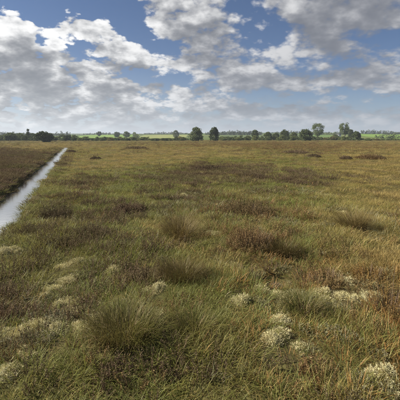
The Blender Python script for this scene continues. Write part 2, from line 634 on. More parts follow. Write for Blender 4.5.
# what grows where: photo column,row, half-sizes, kind, weight
DRIFTS = [
    (12, 158, 45, 12, 'heath', 3.0), (8, 178, 22, 14, 'heath', 3.0), (30, 148, 30, 4, 'straw', 2.0), (25, 166, 14, 4, 'straw', 1.5),
    (60, 160, 8, 12, 'heath', 1.2), (85, 185, 30, 5, 'heath', 1.6), (108, 162, 40, 7, 'straw', 2.2), (150, 158, 50, 8, 'straw', 2.0),
    (270, 145, 150, 3.5, 'russet', 1.3), (340, 150, 80, 5, 'russet', 1.3), (60, 146, 60, 3, 'straw', 2.0), (180, 150, 60, 4, 'straw', 2.0),
    (388, 170, 35, 5, 'straw', 9.0), (350, 165, 40, 6, 'straw', 1.6), (330, 178, 60, 6, 'heath', 1.3), (230, 172, 60, 6, 'heath', 1.4),
    (170, 180, 30, 6, 'heath', 1.5), (110, 192, 30, 5, 'pale', 1.0), (130, 195, 30, 8, 'sedge', 1.6), (300, 205, 50, 12, 'sedge', 1.6),
    (300, 192, 60, 4, 'pale', .9), (380, 234, 40, 24, 'straw', 9.0), (378, 236, 30, 18, 'pale', 4.0), (385, 260, 35, 16, 'straw', 4.0), (360, 215, 30, 6, 'pale', 3.0), (393, 205, 24, 14, 'straw', 4.0), (350, 190, 40, 8, 'straw', 2.6), (402, 245, 60, 80, 'straw', 6.5), (400, 330, 40, 60, 'aspho', 1.6), (390, 155, 60, 6, 'straw', 2.5), (340, 270, 50, 16, 'aspho', 1.2),  # dry straw at the right edge, thickened to colour in the golden sunlight there
    (395, 300, 22, 40, 'aspho', 1.6), (330, 278, 36, 14, 'aspho', 2.2), (262, 296, 16, 8, 'aspho', 1.6), (245, 300, 40, 30, 'aspho', .7),
    (350, 380, 70, 24, 'aspho', .9), (310, 262, 50, 20, 'sedge', 1.8), (75, 240, 40, 8, 'sedge', 1.6), (20, 242, 24, 8, 'sedge', 1.4),
    (100, 250, 70, 16, 'heath', .5), (50, 270, 60, 20, 'heath', .4), (70, 385, 110, 26, 'sedge', 1.8), (230, 375, 70, 24, 'sedge', 1.8), (150, 396, 160, 10, 'heath', .25),
    (225, 330, 50, 20, 'sedge', 1.5), (140, 265, 40, 12, 'sedge', 1.0), (120, 380, 26, 14, 'heath', .8), (170, 360, 40, 30, 'heath', .4),
    (255, 340, 20, 30, 'aspho', .8), (245, 255, 40, 16, 'straw', .8), (180, 275, 40, 20, 'straw', 1.6), (170, 240, 30, 18, 'straw', 1.0),
    (60, 300, 70, 40, 'lichen', .5), (330, 310, 50, 12, 'lichen', .9), (40, 345, 50, 14, 'lichen', .8), (210, 215, 90, 14, 'pale', .5),
]
# single plants one can pick out: photo column, row of the foot, width and height in pixels, kind, label
T, H, R, O, C = 'tussock', 'heather', 'russet', 'orange', 'moss'
PLANTS = [
    (123, 362, 100, 30, T, 'largest olive green grass tussock, domed, low in the photo left of centre'),
    (196, 352, 54, 20, T, 'loose green grass tussock right of the largest tussock'),
    (306, 326, 34, 24, T, 'small dark green tussock just below the long pale moss bank'),
    (181, 243, 44, 30, 'brown_tussock', 'dark brown spiky grass tussock standing alone in the middle'),
    (182, 292, 62, 28, 'brown_tussock', 'golden brown grass tussock below the dark spiky one'),
    (356, 234, 34, 28, 'brown_tussock', 'ochre brown tussock in front of the bright straw patch at right'),
    (286, 262, 44, 20, 'brown_tussock', 'low olive brown tussock right of the lower rusty heather bush'),
    (248, 220, 66, 19, R, 'wide rusty brown heather bush right of the dark spiky tussock'),
    (252, 256, 52, 20, R, 'rusty brown heather bush nearer than the wide one'),
    (88, 246, 52, 14, H, 'dark purple brown heather patch below the drain at left'),
    (52, 218, 34, 13, H, 'dark grey heather clump close to the right bank of the drain'),
    (30, 238, 24, 11, H, 'small dark heather clump beside the near end of the drain'),
    (146, 290, 32, 22, H, 'greyish purple heather clump left of the golden brown tussock'),
    (128, 215, 34, 10, H, 'low brown heather patch left of and behind the dark spiky tussock'),
    (330, 292, 46, 15, R, 'reddish heather patch behind the long pale moss bank'),
    (393, 322, 34, 42, O, 'bright orange brown bush cut by the right edge'),
    (372, 288, 30, 16, O, 'orange bog plant clump above the right end of the moss bank'),
    (322, 396, 40, 15, R, 'dark red brown heather at the bottom edge right of centre'),
    (112, 396, 40, 15, H, 'dark brown heather at the bottom edge under the largest tussock'),
    (170, 388, 40, 13, H, 'grey brown heather at the bottom edge near the middle'),
    (16, 208, 16, 9, H, 'dark heather overhanging the near water of the drain'),
    (135, 149.5, 28, 4.6, H, 'long dark heather mound far off left of the bushy tree pair'),
    (297, 153, 30, 4.5, H, 'long dark heather mound far off below the tall round tree'),
    (315, 158, 14, 6, H, 'small dark heather mound between the two far mounds at right'),
    (374, 160, 30, 9, R, 'brown heather mound with pale grass far off at right'),
    (347, 160, 12, 5, H, 'tiny dark heather mound left of the brown one at right'),
    (95, 159, 12, 5, H, 'tiny dark heather mound right of the far end of the drain'),
    (70, 152, 10, 4, H, 'tiny dark heather mound at the far end of the drain'),
    (212, 170, 50, 5, H, 'low brown heather streak in the middle distance'),
    (7, 257, 19, 9, C, 'bright pale moss cushion at the left edge below the drain'),
    (64, 271, 15, 5, C, 'upper pale moss cushion of the trio at left, its left half'),
    (78, 268, 11, 4, C, 'upper pale moss cushion of the trio at left, its right half'),
    (64, 284, 17, 6, C, 'middle pale moss cushion of the trio at left'),
    (46, 296, 22, 8, C, 'dull buff moss cushion left of the largest pale one'),
    (64, 313, 26, 12, C, 'largest pale moss cushion on the left side'),
    (80, 318, 9, 5, C, 'small buff moss cushion touching the largest pale one at left'),
    (113, 277, 9, 5, C, 'single small moss cushion above the largest tussock'),
    (13, 293, 11, 9, C, 'small feathery moss cushion left of the buff one'),
    (2, 310, 9, 9, C, 'small moss cushion cut by the left edge'),
    (4, 346, 14, 12, C, 'pale moss cushion at the left edge in the lower row'),
    (24, 342, 24, 9, C, 'flat pale moss cushion second in the lower row at left'),
    (39, 335, 10, 9, C, 'pinkish pale moss knob standing up in the lower row at left'),
    (66, 347, 34, 9, C, 'wide dull moss bank at the right end of the lower row'),
    (30, 366, 20, 12, C, 'lowest pale moss cushion at left, half under grass'),
    (8, 384, 12, 8, C, 'dim moss cushion in the bottom left corner'),
    (160, 304, 22, 12, C, 'grey buff moss cushion beside the greyish purple heather'),
    (158, 329, 17, 11, C, 'yellow green moss cushion at the top right of the largest tussock'),
    (285, 362, 36, 26, C, 'large rounded pale moss dome right of centre near the bottom'),
    (276, 337, 14, 10, C, 'small moss cushion above the large rounded dome'),
    (338, 308, 40, 12, C, 'long pale moss bank at right, its left part'),
    (371, 307, 24, 13, C, 'long pale moss bank at right, its bright right end'),
    (346, 292, 10, 10, C, 'small upright moss tuft above the long moss bank'),
    (268, 301, 17, 6, C, 'flat buff moss cushion beside the puddle'),
    (243, 316, 12, 6, C, 'small buff moss cushion left of and below the puddle'),
    (345, 216, 12, 6, C, 'pale moss cushion behind the ochre brown tussock'),
    (214, 243, 11, 4, C, 'small pale moss cushion right of the dark spiky tussock'),
    (183, 198, 9, 3, C, 'tiny pale moss cushion behind the dark spiky tussock'),
    (268, 222, 12, 4, C, 'tiny moss cushion at the right end of the wide rusty heather'),
    (100, 334, 10, 5, C, 'tiny dull moss cushion on the left flank of the largest tussock'),
    (385, 396, 14, 8, C, 'orange buff moss cushion in the bottom right corner'),
]


def scatter():
    names = list(SPEC)
    r_grid = np.geomspace(.55, 175, 4000)
    rho = 380 * np.minimum(1, (3.6 / r_grid)) ** 1.42
    dens = rho * r_grid
    cdf = np.concatenate([[0], np.cumsum((dens[1:] + dens[:-1]) / 2 * np.diff(r_grid))])
    half = math.radians(46)
    total = int(cdf[-1] * 2 * half)
    rr = np.interp(RNG.uniform(0, cdf[-1], total), cdf, r_grid)
    aa = RNG.uniform(-half, half, total)
    x, y = rr * np.sin(aa), rr * np.cos(aa)
    d = ditch_d(x, y)
    edge = DITCH_HALF + .06 + .10 * pnoise(x / .8, y / .8, 21)
    keep = (np.abs(d) > edge) | (y > DITCH_END)
    for (ax, ay, ar) in POOLS:
        keep &= (np.hypot(x - ax, y - ay) > ar) & ~((np.abs(x - ax) < ar) & (y < ay) & (y > ay - ar - .25) & (RNG.uniform(0, 1, x.size) < .75))
    keep &= rr > .7
    for (cx, cy, w, h, kind, lab) in PLANTS:
        X, Y = P(cx, cy)
        R_ = w / F * Y * (.64 if kind == 'moss' else .5)
        q = np.hypot(x - X, (y - Y - R_ * .3) / 1.0) / R_
        thin = {'moss': .85, 'tussock': .75, 'brown_tussock': .75}.get(kind, .7)
        keep &= ~((q < (1.0 if kind == 'moss' else .75)) & (RNG.uniform(0, 1, x.size) < thin))
        if kind == 'moss':     # nothing tall right in front of a cushion
            keep &= ~((np.abs(x - X) < R_ * .8) & (y < Y) & (y > Y - .30) & (RNG.uniform(0, 1, x.size) < .65))
    x, y, rr, d = x[keep], y[keep], rr[keep], d[keep]
    px = 200 + F * x / y
    py = HOR + F * EYE / y
    n1 = .75 * pnoise(x / 1.1, y / 1.1, 31) + .6 * pnoise(x / .34, y / .34, 35)
    n2 = .75 * pnoise(x / .7, y / .7, 32) + .6 * pnoise(x / .28, y / .28, 36)
    n3 = pnoise(x / 3.6, y / 3.6, 33)
    n4 = pnoise(x / 9., y / 9., 34)
    W = {
        'sedge': 1.25 + .9 * n1 + .5 * n3,
        'straw': .48 + .7 * n2 - .6 * n3 + .9 * sstep(rr, 8, 30) + .9 * n4 * sstep(rr, 10, 30),
        'pale': .30 + .45 * n3 + .30 * n2,
        'heath': .17 - .8 * n1 + .7 * n4 + .2 * sstep(rr, 10, 40),
        'russet': .12 - .5 * n2 - .5 * n4 + .30 * sstep(rr, 20, 60),
        'aspho': .15 - .5 * n1 + .25 * n2,
        'lichen': .10 + .4 * n2 - .3 * n1,
    }
    W['heath'] = W['heath'] + 1.6 * np.exp(-((np.abs(d) - DITCH_HALF - .25) / .25) ** 2) * (y < DITCH_END + 2) * (d < 0)
    W['sedge'] = W['sedge'] + .8 * np.exp(-((np.abs(d) - DITCH_HALF - .15) / .2) ** 2) * (y < DITCH_END)
    for k in W:
        W[k] = np.maximum(W[k], .0) ** 1.4 + .015
    jx = 7 * pnoise(x / (rr * .05 + .1), y / (rr * .05 + .1), 41)
    for (cx, cy, rx, ry, k, w) in DRIFTS:
        e = ((px + jx - cx) / rx) ** 2 + ((py + jx * .3 - cy) / ry) ** 2
        W[k] = W[k] + w * np.exp(-e)
    for (cx, cy, w, h, kind, lab) in PLANTS:
        k = {'heather': 'heath', 'russet': 'russet', 'orange': 'aspho', 'brown_tussock': 'straw', 'moss': 'lichen'}.get(kind)
        if k:
            W[k] = W[k] + .8 * np.exp(-((px + jx * .6 - cx) / (w * .75)) ** 2 - ((py + jx * .2 - cy + h * .3) / (h * .5 + w * .12)) ** 2)
    Wm = np.stack([W[k] for k in names])
    Wm = Wm ** (1.25 + 1.1 * sstep(rr, 6, 18))
    Wm /= Wm.sum(0)
    pick = (np.cumsum(Wm, 0) < RNG.uniform(0, 1, x.size)[None]).sum(0)
    z = height(x, y)
    base_s = np.clip((rr / 4.2) ** .42, .95, 3.2)
    for i, k in enumerate(names):
        s = pick == i
        n = int(s.sum())
        sc = base_s[s] * RNG.uniform(.65, 1.35, n)
        # lower growth on the lip of the drain and away from the path
        hz = np.clip(1.0 - .30 * sstep(rr[s], 4, 14), .6, 1) * sc ** .75 * (.55 + .45 * sstep(np.abs(d[s]), DITCH_HALF, DITCH_HALF + .6))
        hz = hz * (.82 + .35 * pnoise(x[s] / .9, y[s] / .9, 51))
        yield k, np.stack([x[s], y[s], z[s] - .01 * sc], -1), np.stack([sc, sc, hz], -1), rr[s]


def instancer(name, pts, scl, coll, label):
    n = len(pts)
    me = bpy.data.meshes.new(name)
    me.vertices.add(n)
    me.vertices.foreach_set('co', pts.astype(np.float32).ravel())
    rot = np.stack([RNG.normal(0, .10, n), RNG.normal(0, .10, n), RNG.uniform(0, 6.283, n)], -1)
    a = me.attributes.new('rot', 'FLOAT_VECTOR', 'POINT')
    a.data.foreach_set('vector', rot.astype(np.float32).ravel())
    a = me.attributes.new('scl', 'FLOAT_VECTOR', 'POINT')
    a.data.foreach_set('vector', scl.astype(np.float32).ravel())
    a = me.attributes.new('pick', 'INT', 'POINT')
    a.data.foreach_set('value', RNG.integers(0, len(coll.objects), n).astype(np.int32))
    o = bpy.data.objects.new(name, me)
    COL.objects.link(o)
    g = bpy.data.node_groups.new('scatter_' + name, 'GeometryNodeTree')
    g.interface.new_socket('Geometry', in_out='INPUT', socket_type='NodeSocketGeometry')
    g.interface.new_socket('Geometry', in_out='OUTPUT', socket_type='NodeSocketGeometry')
    gi, go = N(g, 'NodeGroupInput'), N(g, 'NodeGroupOutput')
    mp = N(g, 'GeometryNodeMeshToPoints')
    ci = N(g, 'GeometryNodeCollectionInfo')
    ci.inputs[0].default_value = coll
    ci.inputs['Separate Children'].default_value = True
    ci.inputs['Reset Children'].default_value = True
    ip = N(g, 'GeometryNodeInstanceOnPoints')

    def attr(nm, typ):
        q = N(g, 'GeometryNodeInputNamedAttribute', data_type=typ)
        q.inputs[0].default_value = nm
        return q.outputs[0]
    e2r = N(g, 'FunctionNodeEulerToRotation')
    g.links.new(attr('rot', 'FLOAT_VECTOR'), e2r.inputs[0])
    g.links.new(gi.outputs[0], mp.inputs['Mesh'])
    g.links.new(mp.outputs[0], ip.inputs['Points'])
    g.links.new(ci.outputs[0], ip.inputs['Instance'])
    ip.inputs['Pick Instance'].default_value = True
    g.links.new(attr('pick', 'INT'), ip.inputs['Instance Index'])
    g.links.new(e2r.outputs[0], ip.inputs['Rotation'])
    g.links.new(attr('scl', 'FLOAT_VECTOR'), ip.inputs['Scale'])
    g.links.new(ip.outputs[0], go.inputs[0])
    md = o.modifiers.new('scatter', 'NODES')
    md.node_group = g
    tag(o, label, kind='stuff')
    return o


NAMES = {
    'sedge': ('sedge_grass', 'olive green sedge and grass covering the whole bog'),
    'straw': ('straw_grass', 'straw coloured dry grass growing through the sedge'),
    'pale': ('bleached_grass', 'bleached grey dead grass scattered through the bog'),
    'heath': ('heather_carpet', 'low brown heather carpeting the bog'),
    'russet': ('russet_heather_carpet', 'russet heather spread across the far bog'),
    'aspho': ('orange_sedge', 'orange autumn leaves of bog plants in the foreground'),
    'lichen': ('lichen_carpet', 'grey green lichen between the grass stems'),
}
for k, pts, scl, rr in scatter():
    instancer(NAMES[k][0], pts, scl, SPEC[k], NAMES[k][1])


# ------------------------------------------------------------------ single plants
def merge(parts):
    V, Q, T_ = [], [], []
    for v, q, t_ in parts:
        n = len(V)
        V += v
        Q += [tuple(i + n for i in f) for f in q]
        T_ += t_
    return V, Q, T_


def moved(part, dx, dy, dz):
    v, q, t_ = part
    return [(a + dx, b + dy, c + dz) for a, b, c in v], q, t_


def plant(i, cx, cy, w, h, kind, label):
    X, Y = P(cx, cy)
    W_, H_ = w / F * Y * (1.35 if kind == 'moss' else 1.0), h / F * math.hypot(Y, EYE) * 1.05
    Y += W_ * .22
    z = float(height(X, Y))
    sd_ = 5000 + i * 13
    far = Y > 20
    if kind in ('tussock', 'brown_tussock'):
        o = empty('grass_tussock', (X, Y, z - .01), random.uniform(0, 6.28))
        o.rotation_euler = (random.uniform(-.16, .16), random.uniform(-.16, .16), random.uniform(0, 6.28))
        k = MAT['tussock'] if kind == 'tussock' else MAT['tussock_brown']
        big = min(1.0, W_ / .7)
        L = H_ * (1.25 if kind == 'tussock' else 1.08)
        v, q, t_ = blades(int(1500 * big) + 220, L * .45, L * 1.1, W_ * .34, .50, .0027, 1.5, sd_, 5, .5)
        mesh_obj('blades', v, q, k, o, attr=t_)
        v, q, t_ = blades(int(220 * big) + 60, L * .35, L * .8, W_ * .30, .75, .0055, 1.6, sd_ + 1, 4, .2)
        mesh_obj('dead_leaves', v, q, MAT['dead'], o, attr=t_)
        return tag(o, label, 'grass tussock', 'grass tussocks')
    if kind in ('heather', 'russet', 'orange'):
        o = empty('heather_bush' if kind != 'orange' else 'bog_shrub', (X, Y, z - .02), random.uniform(0, 6.28))
        m = {'heather': 'heath', 'russet': 'heath_red', 'orange': 'aspho'}[kind]
        n = int(np.clip(430 * (W_ / .7) ** 1.2, 80, 640))
        lf = .0062 * max(1.0, Y / 3.2) ** .8
        nl = 46 if not far else 22
        H_ *= .62 if far else .85
        args = (n, H_ * .45, H_ * 1.12, W_ * .62, .46)
        v, q, t_ = sprigs(*args, lf, nl, sd_, .80, .003 * max(1, Y / 8), 'leaf')
        mesh_obj('foliage', v, q, MAT[m], o, attr=t_)
        v, q, t_ = sprigs(*args, lf, nl, sd_, .80, .003 * max(1, Y / 8), 'stem')
        tag(mesh_obj('stems', v, q, MAT['twig'], o, attr=t_), kind='stuff')
        return tag(o, label, 'heather' if kind != 'orange' else 'shrub', 'heather bushes' if kind != 'orange' else 'orange bushes')
    # moss: several lobes, each a low dome felted with short fronds
    o = empty('moss_cushion', (X, Y, z - .02))
    r = np.random.default_rng(sd_)
    H_ = min(max(H_ * .65, .08) + .05, .155)
    lobes = []
    for k in range(int(np.clip(round((W_ / .085) ** 1.35), 3, 16))):
        th, q = r.uniform(0, 6.283), math.sqrt(r.uniform(0, 1))
        lobes.append((q * W_ * .5 * math.cos(th), q * W_ * .36 * math.sin(th), r.uniform(.05, .11) * (1.15 - .45 * q), H_ * r.uniform(.45, 1.0) * (1.1 - .45 * q * q)))
    V, Q, T_ = [], [], []
    fr = []
    for (lx, ly, lr, lh) in lobes:
        nu, nv = 14, 6
        n0 = len(V)
        for b in range(nv + 1):
            for a in range(nu):
                th, ph = 2 * math.pi * a / nu, math.pi / 2 * b / nv
                k = 1 + .22 * float(pnoise(lx * 9 + math.cos(th) * 1.7, ly * 9 + math.sin(th) * 1.7 + ph, i))
                V.append((lx + lr * k * math.cos(th) * math.cos(ph), ly + lr * k * math.sin(th) * math.cos(ph), lh * .70 * k * math.sin(ph) - .03))
                T_.append((r.uniform(0, .6), .6, 0))
        for b in range(nv):
            for a in range(nu):
                Q.append((n0 + b * nu + a, n0 + b * nu + (a + 1) % nu, n0 + (b + 1) * nu + (a + 1) % nu, n0 + (b + 1) * nu + a))
        for _ in range(int(min(700, 260 * (lr / .08) ** 1.6))):
            th, ph = r.uniform(0, 6.283), math.asin(r.uniform(0.02, 1))
            n_ = np.array([math.cos(th) * math.cos(ph), math.sin(th) * math.cos(ph), math.sin(ph)])
            c = np.array([lx, ly, -.03]) + n_ * np.array([lr, lr, lh * .70]) * .97
            fr.append((c, n_))
    mesh_obj('cushion', V, Q, MAT['greymoss'], o, True, attr=T_)
    V, Q, T_ = [], [], []
    for c, n_ in fr:
        tone = r.uniform(0, 1)
        for k in range(9):
            d = n_ + r.normal(0, .65, 3)
            d /= np.linalg.norm(d)
            L = r.uniform(.009, .026)
            b = np.cross(d, r.normal(0, 1, 3))
            b = b / np.linalg.norm(b) * r.uniform(.0012, .0024)
            p = c + r.normal(0, .010, 3)
            n0 = len(V)
            V += [tuple(p - b * .4), tuple(p + d * L * .6 - b), tuple(p + d * L), tuple(p + d * L * .6 + b)]
            T_ += [(tone, .4, 0), (tone, .9, 0), (tone, 1, 0), (tone, .9, 0)]
            Q.append((n0, n0 + 1, n0 + 2, n0 + 3))
    mesh_obj('fronds', V, Q, MAT['moss'], o, attr=T_)
    return tag(o, label, 'moss', 'pale moss cushions')


for i, args in enumerate(PLANTS):
    plant(i, *args)

# ------------------------------------------------------------------ farmland
FIELD = {
    'bright': solid_mat('pasture_bright', [(.125, .220, .028), (.185, .270, .045)], .03, 3),
    'yellow': solid_mat('pasture_cut', [(.190, .230, .055), (.240, .250, .080)], .03, 3),
    'dull': solid_mat('pasture_dull', [(.070, .105, .028), (.105, .135, .040)], .03, 3),
    'mid': solid_mat('pasture_mid', [(.085, .150, .028), (.120, .175, .040)], .03, 3),
}


def field(px0, px1, Y0, Y1, m, label):
    nx, ny = 26, 14
    V, Q = [], []
    for j in range(ny + 1):
        for i in range(nx + 1):
            Y = Y0 + (Y1 - Y0) * j / ny
            X = ((px0 + (px1 - px0) * i / nx) - 200) / F * (Y * .45 + (Y0 + Y1) / 2 * .55)
            V.append((X, Y, float(height(X, Y)) + .12))
    for j in range(ny):
        for i in range(nx):
            a = j * (nx + 1) + i
            Q.append((a, a + 1, a + nx + 2, a + nx + 1))
    o = mesh_obj('field', V, Q, FIELD[m], smooth=True)
    return tag(o, label, kind='structure')


field(78, 134, 285, 560, 'bright', 'bright green pasture behind the scrub left of centre')
field(136, 186, 250, 470, 'yellow', 'pale yellow green field around the lone field tree')
field(-30, 70, 300, 600, 'mid', 'green pasture behind the scrub at far left')
field(222, 300, 290, 600, 'dull', 'dull green pasture behind the middle trees')
field(306, 340, 262, 420, 'mid', 'green pasture behind the tall round tree')
field(352, 440, 232, 520, 'bright', 'bright yellow green pasture at the right edge')
field(100, 330, 620, 900, 'mid', 'far pasture along the skyline')
field(330, 460, 560, 800, 'dull', 'dark far pasture above the bright one at right')

LEAF = {
    'dark': plant_mat('leaves_dark', (0.062, 0.085, 0.032), (0.105, 0.13, 0.046), None, 1, None, .25, .6, .2),
    'mid': plant_mat('leaves_mid', (0.088, 0.118, 0.042), (0.152, 0.178, 0.062), None, 1, None, .3, .6, .2),
    'light': plant_mat('leaves_light', (0.12, 0.15, 0.044), (0.195, 0.212, 0.068), None, 1, None, .35, .6, .2),
    'ochre': plant_mat('leaves_ochre', (0.155, 0.142, 0.048), (0.22, 0.19, 0.07), None, 1, None, .3, .6, .2),
}
BARK = solid_mat('bark', [(.070, .058, .046), (.13, .115, .095)], 3.0, 5, .9, .5, 12)


def tube(path, radii, n=6):
    V, Q = [], []
    for k, (p, r) in enumerate(zip(path, radii)):
        for a in range(n):
            th = 2 * math.pi * a / n
            V.append((p[0] + r * math.cos(th), p[1] + r * math.sin(th), p[2]))
    for k in range(len(path) - 1):
        for a in range(n):
            Q.append((k * n + a, k * n + (a + 1) % n, (k + 1) * n + (a + 1) % n, (k + 1) * n + a))
    return V, Q, [(.5, .5, 0)] * len(V)


def leaf_clump(r, c, rad, n, size, V, Q, T_, flat=.8):
    tone = r.uniform(0, 1)
    pts = r.normal(0, 1, (n, 3))
    pts /= np.linalg.norm(pts, axis=1)[:, None]
    pts *= (rad * r.uniform(.25, 1, n) ** .5)[:, None]
    pts[:, 2] *= flat
    for p in pts:
        d = r.normal(0, 1, 3)
        d /= np.linalg.norm(d)
        b = np.cross(d, r.normal(0, 1, 3))
        b /= np.linalg.norm(b) + 1e-9
        s = size * r.uniform(.6, 1.4)
        q = c + p
        n0 = len(V)
        V += [tuple(q - d * s * .5), tuple(q - b * s * .32), tuple(q + d * s * .5), tuple(q + b * s * .32)]
        tt = min(1, max(0, tone + r.normal(0, .2)))
        T_ += [(tt, .8, 0)] * 4
        Q.append((n0, n0 + 1, n0 + 2, n0 + 3))


def tree_parts(seed, H_, W_, kind):
    """wood and leaves of one tree standing at the origin"""
    r = np.random.default_rng(seed)
    wood, V, Q, T_ = [], [], [], []
    stems = {'tall': 1, 'round': 1, 'conifer': 1, 'bushy': 4, 'shrub': 4}[kind]
    base = {'tall': .30, 'round': .16, 'conifer': .06, 'bushy': .06, 'shrub': .02}[kind]
    nclump = {'tall': 60, 'round': 60, 'conifer': 44, 'bushy': 70, 'shrub': 34}[kind]
    per = {'tall': 60, 'round': 60, 'conifer': 40, 'bushy': 56, 'shrub': 44}[kind]
    size = {'tall': .46, 'round': .42, 'conifer': .32, 'bushy': .38, 'shrub': .36}[kind]
    tips = []
    lop = [r.uniform(.78, 1.12) for _ in range(9)]
    for k in range(nclump):
        th = r.uniform(0, 6.283)
        f = r.uniform(0, 1)
        zf = base + (1 - base) * f
        if kind == 'conifer':
            prof = (1 - f) * .95 + .05
        elif kind == 'tall':
            prof = math.sqrt(max(0, 1 - (2 * f - 1.06) ** 2)) * .95 + .05
        elif kind == 'round':
            prof = math.sqrt(max(0, 1 - (1.75 * f - .75) ** 2)) * .95 + .06
        else:
            prof = (math.sqrt(max(0, 1 - (1.4 * f - .40) ** 2)) + .05)
        prof *= lop[int(th / 6.284 * 9)]
        q = r.uniform(.35, 1) ** .6
        rr = W_ * .5 * prof * q * .90
        tips.append(np.array([rr * math.cos(th), rr * math.sin(th), H_ * zf * .95]))
    for c in tips:
        leaf_clump(r, c, (W_ * .13 + .12) * r.uniform(.7, 1.3), per, size, V, Q, T_)
    hub = []
    for k in range(stems):
        a = r.uniform(0, 6.283)
        off = 0 if stems == 1 else W_ * .10
        lean = W_ * (.05 if stems == 1 else .22)
        p0 = np.array([off * math.cos(a), off * math.sin(a), -.15])
        p2 = np.array([lean * math.cos(a), lean * math.sin(a), H_ * (.86 if kind != 'shrub' else .7)])
        mid = (p0 + p2) / 2 + r.normal(0, W_ * .03, 3) * np.array([1, 1, 0])
        tr = H_ * (.028 if stems == 1 else .014)
        wood.append(tube([p0, p0 * .65 + mid * .35, mid, (mid + p2) / 2, p2], [tr * 1.3, tr, tr * .8, tr * .5, tr * .15]))
        hub.append((p0, mid, p2))
    for c in tips[::3]:
        p0, mid, p2 = hub[int(r.integers(len(hub)))]
        f = min(.95, max(.12, (c[2] / H_ - .18)))
        s0 = p0 + (mid - p0) * min(1, f * 2) if f < .5 else mid + (p2 - mid) * (f - .5) * 2
        m_ = (s0 + c) / 2 + np.array([0, 0, -.04 * H_])
        lr = H_ * .009
        wood.append(tube([s0, m_, c], [lr, lr * .7, lr * .2], 4))
    return merge(wood), (V, Q, T_)


def tree(name, px, Y, top, wpx, kind, leaf, label, cat='tree', group='trees along the bog edge', seed=None):
    X = (px - 200) / F * Y
    z = float(height(X, Y))
    H_ = EYE + (HOR - top) / F * Y - z
    W_ = wpx / F * Y
    wood, crown = tree_parts(int(px * 7 + Y) if seed is None else seed, H_, W_, kind)
    o = empty(name, (X, Y, z))
    mesh_obj('trunk', wood[0], wood[1], BARK, o, True)
    mesh_obj('crown', crown[0], crown[1], LEAF[leaf], o, attr=crown[2])
    return tag(o, label, cat, group)


tree('conifer', 28, 150, 129, 7, 'conifer', 'dark', 'pointed conifer sticking up above the scrub at far left')
tree('broadleaf_tree', 44, 112, 132.3, 16, 'round', 'dark', 'dense dark round tree left of the far end of the drain')
tree('broadleaf_tree', 10, 146, 133.5, 12, 'round', 'mid', 'low broad tree near the left edge left of the conifer')
tree('broadleaf_tree', 176, 330, 130.6, 7, 'round', 'mid', 'lone small tree on the pale field left of the bushy pair')
tree('birch_tree', 196.5, 138, 127.8, 14, 'bushy', 'mid', 'bushy many stemmed tree, left one of the pair at the centre')
tree('birch_tree', 214, 146, 127.2, 10, 'bushy', 'dark', 'denser tree, right one of the pair at the centre')
tree('broadleaf_tree', 255, 195, 130, 8, 'round', 'dark', 'small round tree first to the right of the central pair')
tree('broadleaf_tree', 268, 172, 132.2, 7, 'round', 'mid', 'short round tree second to the right of the central pair')
tree('broadleaf_tree', 276, 185, 133.0, 8, 'bushy', 'mid', 'low bushy tree third to the right of the central pair')
tree('broadleaf_tree', 285, 176, 130, 10, 'bushy', 'mid', 'bushy tree with pale trunk left of the dark round tree at right')
tree('broadleaf_tree', 294.5, 186, 132.4, 9, 'bushy', 'light', 'light green bushy tree touching the dark round tree at right')
tree('broadleaf_tree', 306, 142, 129.8, 12.5, 'round', 'dark', 'dark round tree in front and left of the tall open tree')
tree('broadleaf_tree', 317.5, 232, 123.6, 14, 'tall', 'mid', 'tall round crowned tree with bare trunk against the sky')
tree('broadleaf_tree', 344.5, 230, 122.8, 10.5, 'tall', 'mid', 'tallest slender tree beside the white outbuilding')
tree('broadleaf_tree', 351, 226, 129.5, 6, 'round', 'dark', 'smaller tree leaning on the right of the tallest slender tree')
tree('broadleaf_tree', 356.5, 158, 131.6, 9, 'bushy', 'dark', 'dark bushy tree left of the bright pasture at right')
tree('broadleaf_tree', 117, 330, 131.8, 6, 'round', 'dark', 'small field tree on the skyline left of the twin field tree', group='far field trees')
tree('broadleaf_tree', 126.5, 300, 131.6, 7, 'round', 'mid', 'small field tree nearest the pale yellow green field', group='far field trees')
tree('broadleaf_tree', 99, 360, 131.4, 4.5, 'tall', 'dark', 'thin field tree on the skyline above the left scrub', group='far field trees')
tree('broadleaf_tree', 335.5, 240, 134.6, 7, 'bushy', 'light', 'light green bushy tree left of the white outbuilding')
tree('broadleaf_tree', 386, 470, 133.2, 7, 'round', 'dark', 'round hedge tree on the skyline near the right edge', group='far field trees')
tree('broadleaf_tree', 396, 490, 133.0, 6, 'round', 'dark', 'round hedge tree on the skyline at the right edge', group='far field trees')

# scrub at the edge of the bog
PROTO = []
for k in range(9):
    wood, crown = tree_parts(900 + k, 3.0, 3.6, 'shrub')
    lf = ['mid', 'light', 'mid', 'dark', 'ochre', 'light', 'mid', 'dark', 'light'][k]
    PROTO.append((mesh_obj('trunk', wood[0], wood[1], BARK, None, True, link=False), mesh_obj('crown', crown[0], crown[1], LEAF[lf], None, attr=crown[2], link=False)))


def shrub(px, Y, top, wpx, k, label, group):
    X = (px - 200) / F * Y
    z = float(height(X, Y))
    hz = max(.8, EYE + (HOR - top) / F * Y - z) / 3.0
    o = empty('scrub_bush', (X, Y, z), random.uniform(0, 6.28))
    s = wpx / F * Y / 3.6
    o.scale = (s, s, hz)
    for src in PROTO[k]:
        c = src.copy()
        COL.objects.link(c)
        c.parent = o
    return tag(o, label, 'bush', group)


ORD = ('first second third fourth fifth sixth seventh eighth ninth tenth eleventh twelfth thirteenth fourteenth fifteenth sixteenth '
       'seventeenth eighteenth nineteenth twentieth').split()
ORD += ['twenty-' + o_ for o_ in ORD[:9]] + ['thirtieth'] + ['thirty-' + o_ for o_ in ORD[:9]]
TONE = ['mid green', 'light green', 'mid green', 'dark green', 'ochre', 'light green', 'mid green', 'dark green', 'light green']
